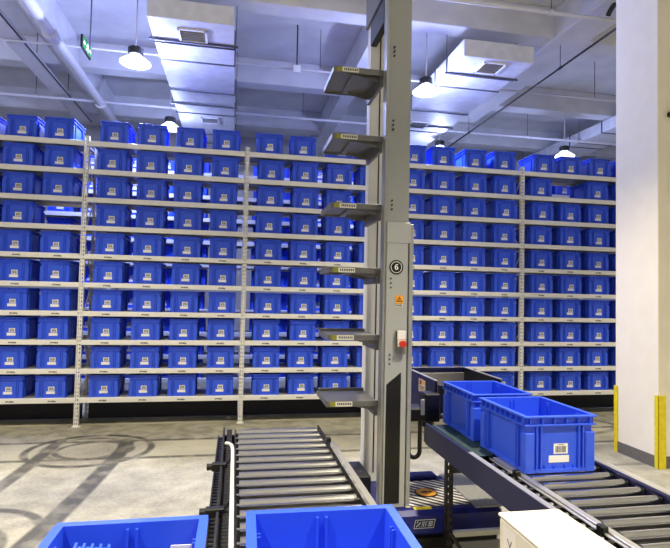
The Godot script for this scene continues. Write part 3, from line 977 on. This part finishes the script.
func front_totes() -> void:
	var proto: Node3D = get_node("storage_tote")
	copy_of(proto, Vector3(1.756, 0.880, -2.872), "large blue tote on bare rollers with barcode label facing out", "", 0.004, 1.09)
	copy_of(proto, Vector3(1.752, 0.880, -3.492), "blue tote on the teal belt at the robot fork", "", -0.004, 1.06)
	copy_of(proto, Vector3(0.262, 0.8805, -1.300), "empty blue tote on the roller conveyor with white guide rail", "", -0.02, 1.09)
	copy_of(proto, Vector3(-0.258, 0.8805, -1.300), "blue tote holding a small blue tray and white paper", "", -0.002)
	# stand below the tote on the far side of the chain
	var s := thing("steel_stand", "plain grey steel stand carrying the tote with the paper", "stand", Vector3(-0.31, 0, -1.2))
	put("top", lohi(S(), Vector3(-0.15, 0.86, -0.38), Vector3(0.17, 0.88, 0.55), 0.003), M.grey, s)
	for x in [-0.13, 0.15]:
		for z in [-0.35, 0.52]:
			put("leg", lohi(S(), Vector3(x - 0.018, 0, z - 0.018), Vector3(x + 0.018, 0.86, z + 0.018), 0.003), M.grey, s)
	# contents of the left tote
	var tr := thing("small_tray", "small blue ribbed bin leaning inside the open tote", "bin", Vector3(-0.365, 1.09, -1.36))
	tr.rotation = Vector3(0.05, 0.10, -0.16)
	put("body", lohi(S(), Vector3(-0.03, -0.18, -0.13), Vector3(0.075, 0.062, 0.13), 0.010), M.tote, tr)
	for k in 5:
		put("rib", lohi(S(), Vector3(-0.022 + 0.02 * k, 0.055, -0.125), Vector3(-0.014 + 0.02 * k, 0.070, 0.125), 0.002), M.tote, tr)
	put("rim", lohi(S(), Vector3(-0.036, 0.030, -0.137), Vector3(0.081, 0.042, 0.137), 0.003), M.tote, tr)
	var pp := thing("paper_sheet", "white paper sheet standing inside the open tote", "paper", Vector3(-0.175, 0.892, -1.43))
	pp.rotation = Vector3(0.12, 0.45, -0.22)
	var ps := S()
	box(ps, Vector3(0, 0.145, 0), Vector3(0.085, 0.28, 0.002))
	box(ps, Vector3(0.0, 0.135, 0.014), Vector3(0.085, 0.26, 0.002), 0.0, Basis(Vector3.RIGHT, 0.10))
	put("sheet", ps, M.paper, pp)
	# small dark sensor on the pillar
	var se := thing("wall_sensor", "small dark sensor box fixed high on the white pillar", "sensor", Vector3(4.70, 3.90, -5.03))
	put("case", lohi(S(), Vector3(-0.02, -0.025, 0), Vector3(0.06, 0.025, 0.05), 0.006), M.dark, se)
	put("lens", tube(S(), Vector3(0.02, 0, 0.05), Vector3(0.02, 0, 0.058), 0.014, 14), M.black, se)

# ================= overhead =================
func duct(x0: float, x1: float, z0: float, seams: Array, vents: Array, label: String, yb := 5.4) -> void:
	var yt := yb + 0.26
	var t := thing("air_duct", label, "duct", Vector3((x0 + x1) / 2, yb, z0))
	var o := -t.position
	var zz := [z0] + seams + [-15.98]
	for i in zz.size() - 1:
		put("duct_section", lohi(S(), Vector3(x0, yb, zz[i + 1] + 0.008), Vector3(x1, yt, zz[i] - 0.008), 0.006), M.duct, t, o)
		if i > 0:
			put("flange", lohi(S(), Vector3(x0 - 0.02, yb - 0.018, zz[i] - 0.012), Vector3(x1 + 0.02, yt + 0.02, zz[i] + 0.012), 0.003), M.seam, t, o)
	for v in vents:
		var f := S()
		lohi(f, Vector3(v[0], yb - 0.02, v[2]), Vector3(v[1], yb + 0.001, v[2] + 0.03))
		lohi(f, Vector3(v[0], yb - 0.02, v[3] - 0.03), Vector3(v[1], yb + 0.001, v[3]))
		lohi(f, Vector3(v[0], yb - 0.02, v[2]), Vector3(v[0] + 0.03, yb + 0.001, v[3]))
		lohi(f, Vector3(v[1] - 0.03, yb - 0.02, v[2]), Vector3(v[1], yb + 0.001, v[3]))
		var vf := put("vent_frame", f, M.white_or_lit, t, o)
		for k in 7:
			var z: float = lerpf(v[2] + 0.05, v[3] - 0.05, k / 6.0)
			put("vent_slat", box(S(), Vector3((v[0] + v[1]) / 2, yb - 0.008, z), Vector3(v[1] - v[0] - 0.06, 0.004, 0.036), 0.0, Basis(Vector3.RIGHT, 0.5)), M.vent, vf)
	for z in [z0 - 0.6, z0 - 3.2, z0 - 5.8]:
		for x in [x0 - 0.03, x1 + 0.03]:
			put("hanger", tube(S(), Vector3(x, yb, z), Vector3(x, 6.5, z), 0.006, 6), M.rod, t, o)
		put("hanger_bar", lohi(S(), Vector3(x0 - 0.06, yb - 0.03, z - 0.012), Vector3(x1 + 0.06, yb - 0.004, z + 0.012)), M.seam, t, o)

func pipe(label: String, a: Vector3, b: Vector3, r: float, m: Material, hang := true, joints := true) -> void:
	var t := thing("ceiling_pipe", label, "pipe", a)
	put("tube", tube(S(), Vector3.ZERO, b - a, r, 12), m, t)
	var L := a.distance_to(b)
	var n := int(L / 2.6)
	for k in n:
		var q := (b - a) * ((k + 0.5) / n)
		if joints: put("coupling", tube(S(), q - (b - a).normalized() * 0.04, q + (b - a).normalized() * 0.04, r * 1.45, 12), m, t)
		if hang: put("hanger", tube(S(), q, Vector3(q.x, 6.5 - a.y, q.z), 0.006, 6), M.rod, t)

func overhead() -> void:
	duct(-1.24, -0.12, -7.09, [-7.80, -8.38, -9.62, -10.82, -12.2, -13.6], [[-0.88, -0.49, -7.70, -7.32], [-0.80, -0.43, -11.4, -11.02]], "pale rectangular air duct beside the lamp under the exit sign")
	duct(3.24, 4.38, -7.21, [-7.86, -8.36, -9.58, -10.8, -12.2, -13.6], [[3.62, 4.0, -7.71, -7.31], [3.45, 3.85, -10.6, -10.2]], "pale rectangular air duct between the robot mast and the white pillar")
	duct(8.3, 9.2, -8.4, [-9.6, -10.8, -12.0], [], "pale rectangular air duct beyond the white pillar", 5.72)
	# pipes
	pipe("thick pale pipe running toward the racks near the exit sign", Vector3(-2.88, 5.72, -7.0), Vector3(-2.88, 5.72, -13.2), 0.085, M.pipe, false)
	pipe("thin pale sprinkler pipe crossing above the aisle behind the front rack", Vector3(-10.9, 5.75, -9.08), Vector3(10.9, 5.75, -9.08), 0.018, M.pipe)
	pipe("pale sprinkler pipe crossing over the rear rack", Vector3(-10.9, 5.7, -11.5), Vector3(10.9, 5.7, -11.5), 0.03, M.pipe)
	pipe("pale sprinkler pipe crossing in front of the air ducts", Vector3(0.2, 5.8, -6.52), Vector3(10.9, 5.8, -6.52), 0.03, M.pipe)
	pipe("thin black pipe running along the wide ceiling beam", Vector3(5.1, 5.6, -5.9), Vector3(5.2, 5.6, -13.0), 0.016, M.dark_pipe)
	pipe("thin pale pipe running beside the wide ceiling beam", Vector3(4.8, 5.9, -6.0), Vector3(4.8, 5.9, -13.0), 0.014, M.pipe, false)
	# cable tray on the left
	var ct := thing("cable_tray", "narrow pale cable tray running toward the racks near the thick pipe", "cable tray", Vector3(-3.64, 5.80, -10))
	var o := -ct.position
	put("tray_base", lohi(S(), Vector3(-3.78, 5.80, -13.3), Vector3(-3.50, 5.81, -6.0), 0.002), M.pipe, ct, o)
	for x in [-3.79, -3.50]:
		put("tray_side", lohi(S(), Vector3(x, 5.80, -13.3), Vector3(x + 0.012, 5.88, -6.0), 0.002), M.pipe, ct, o)
	put("dark_cable", lohi(S(), Vector3(-3.495, 5.79, -13.3), Vector3(-3.475, 5.81, -6.0), 0.002), M.dark_pipe, ct, o)
	for z in [-6.5, -8.5, -10.2, -12.0]:
		put("hanger", tube(S(), Vector3(-3.64, 5.81, z), Vector3(-3.64, 6.5, z), 0.008, 6), M.rod, ct, o)
	# exit sign, its face toward the robot side
	var ex := thing("exit_sign", "green glowing exit sign hanging from the ceiling on a rod", "exit sign", Vector3(-2.28, 5.40, -8.25))
	put("housing", box(S(), Vector3.ZERO, Vector3(0.03, 0.19, 0.46), 0.004), M.dark, ex)
	put("panel", box(S(), Vector3(0.016, 0, 0), Vector3(0.006, 0.15, 0.41), 0.001), M.exit_green, ex)
	var man := S()   # running figure and arrow, on the face x = 0.02
	var X := Vector3(0.0195, 0, 0)
	var U := Vector3(0, 0, -1)
	tube(man, X + Vector3(0, 0.050, -0.02), X + Vector3(0.003, 0.050, -0.02), 0.014, 14)
	for pg in [
		[Vector2(0.01, 0.032), Vector2(0.04, 0.030), Vector2(0.02, -0.018), Vector2(-0.008, -0.014)],
		[Vector2(0.02, -0.018), Vector2(0.055, -0.035), Vector2(0.050, -0.064), Vector2(0.036, -0.064), Vector2(0.038, -0.042), Vector2(0.0, -0.022)],
		[Vector2(-0.008, -0.010), Vector2(0.008, -0.022), Vector2(-0.035, -0.062), Vector2(-0.06, -0.055), Vector2(-0.055, -0.044)],
		[Vector2(0.035, 0.030), Vector2(0.075, 0.006), Vector2(0.068, -0.003), Vector2(0.030, 0.018)],
		[Vector2(0.012, 0.032), Vector2(-0.03, 0.020), Vector2(-0.045, -0.008), Vector2(-0.034, -0.010), Vector2(-0.022, 0.010), Vector2(0.012, 0.018)]]:
		prism(man, pg, X, U, Vector3.UP, Vector3(0.003, 0, 0))
	put("running_figure", man, M.exit_white, ex)
	var ar := S()
	prism(ar, [Vector2(0.11, 0.012), Vector2(0.16, 0.012), Vector2(0.16, 0.035), Vector2(0.19, 0.0), Vector2(0.16, -0.035), Vector2(0.16, -0.012), Vector2(0.11, -0.012)], X, U, Vector3.UP, Vector3(0.003, 0, 0))
	prism(ar, [Vector2(-0.11, 0.012), Vector2(-0.16, 0.012), Vector2(-0.16, 0.035), Vector2(-0.19, 0.0), Vector2(-0.16, -0.035), Vector2(-0.16, -0.012), Vector2(-0.11, -0.012)], X, U, Vector3.UP, Vector3(0.003, 0, 0))
	put("arrow", ar, M.exit_white, ex)
	put("rod", tube(S(), Vector3(0, 0.09, -0.20), Vector3(0, 1.10, -0.20), 0.010, 8), M.rod, ex)
	# a black flexible hose by the pillar
	var hs := thing("flexible_hose", "short black flexible hose hanging from the ceiling by the pillar", "hose", Vector3(5.0, 5.8, -6.45))
	var hp := []
	for k in 12:
		var a := PI * k / 11.0
		hp.append(Vector3(0.14 - 0.10 * cos(a) * 0.9, 0.0 + 0.35 * (k / 11.0) + 0.02, 0.05 * sin(a)))
	put("tube", sweep(S(), hp, 0.035, 10), M.dark_pipe, hs)
	# drop rods and a small junction box over the aisle
	var jb := thing("junction_box", "small pale junction box hanging on a dark rod above the racks", "junction box", Vector3(0.94, 5.72, -9.0))
	put("case", box(S(), Vector3.ZERO, Vector3(0.12, 0.12, 0.06), 0.006), M.paper, jb)
	put("rod", tube(S(), Vector3(0, 0.06, 0), Vector3(0, 0.78, 0), 0.012, 8), M.dark_pipe, jb)
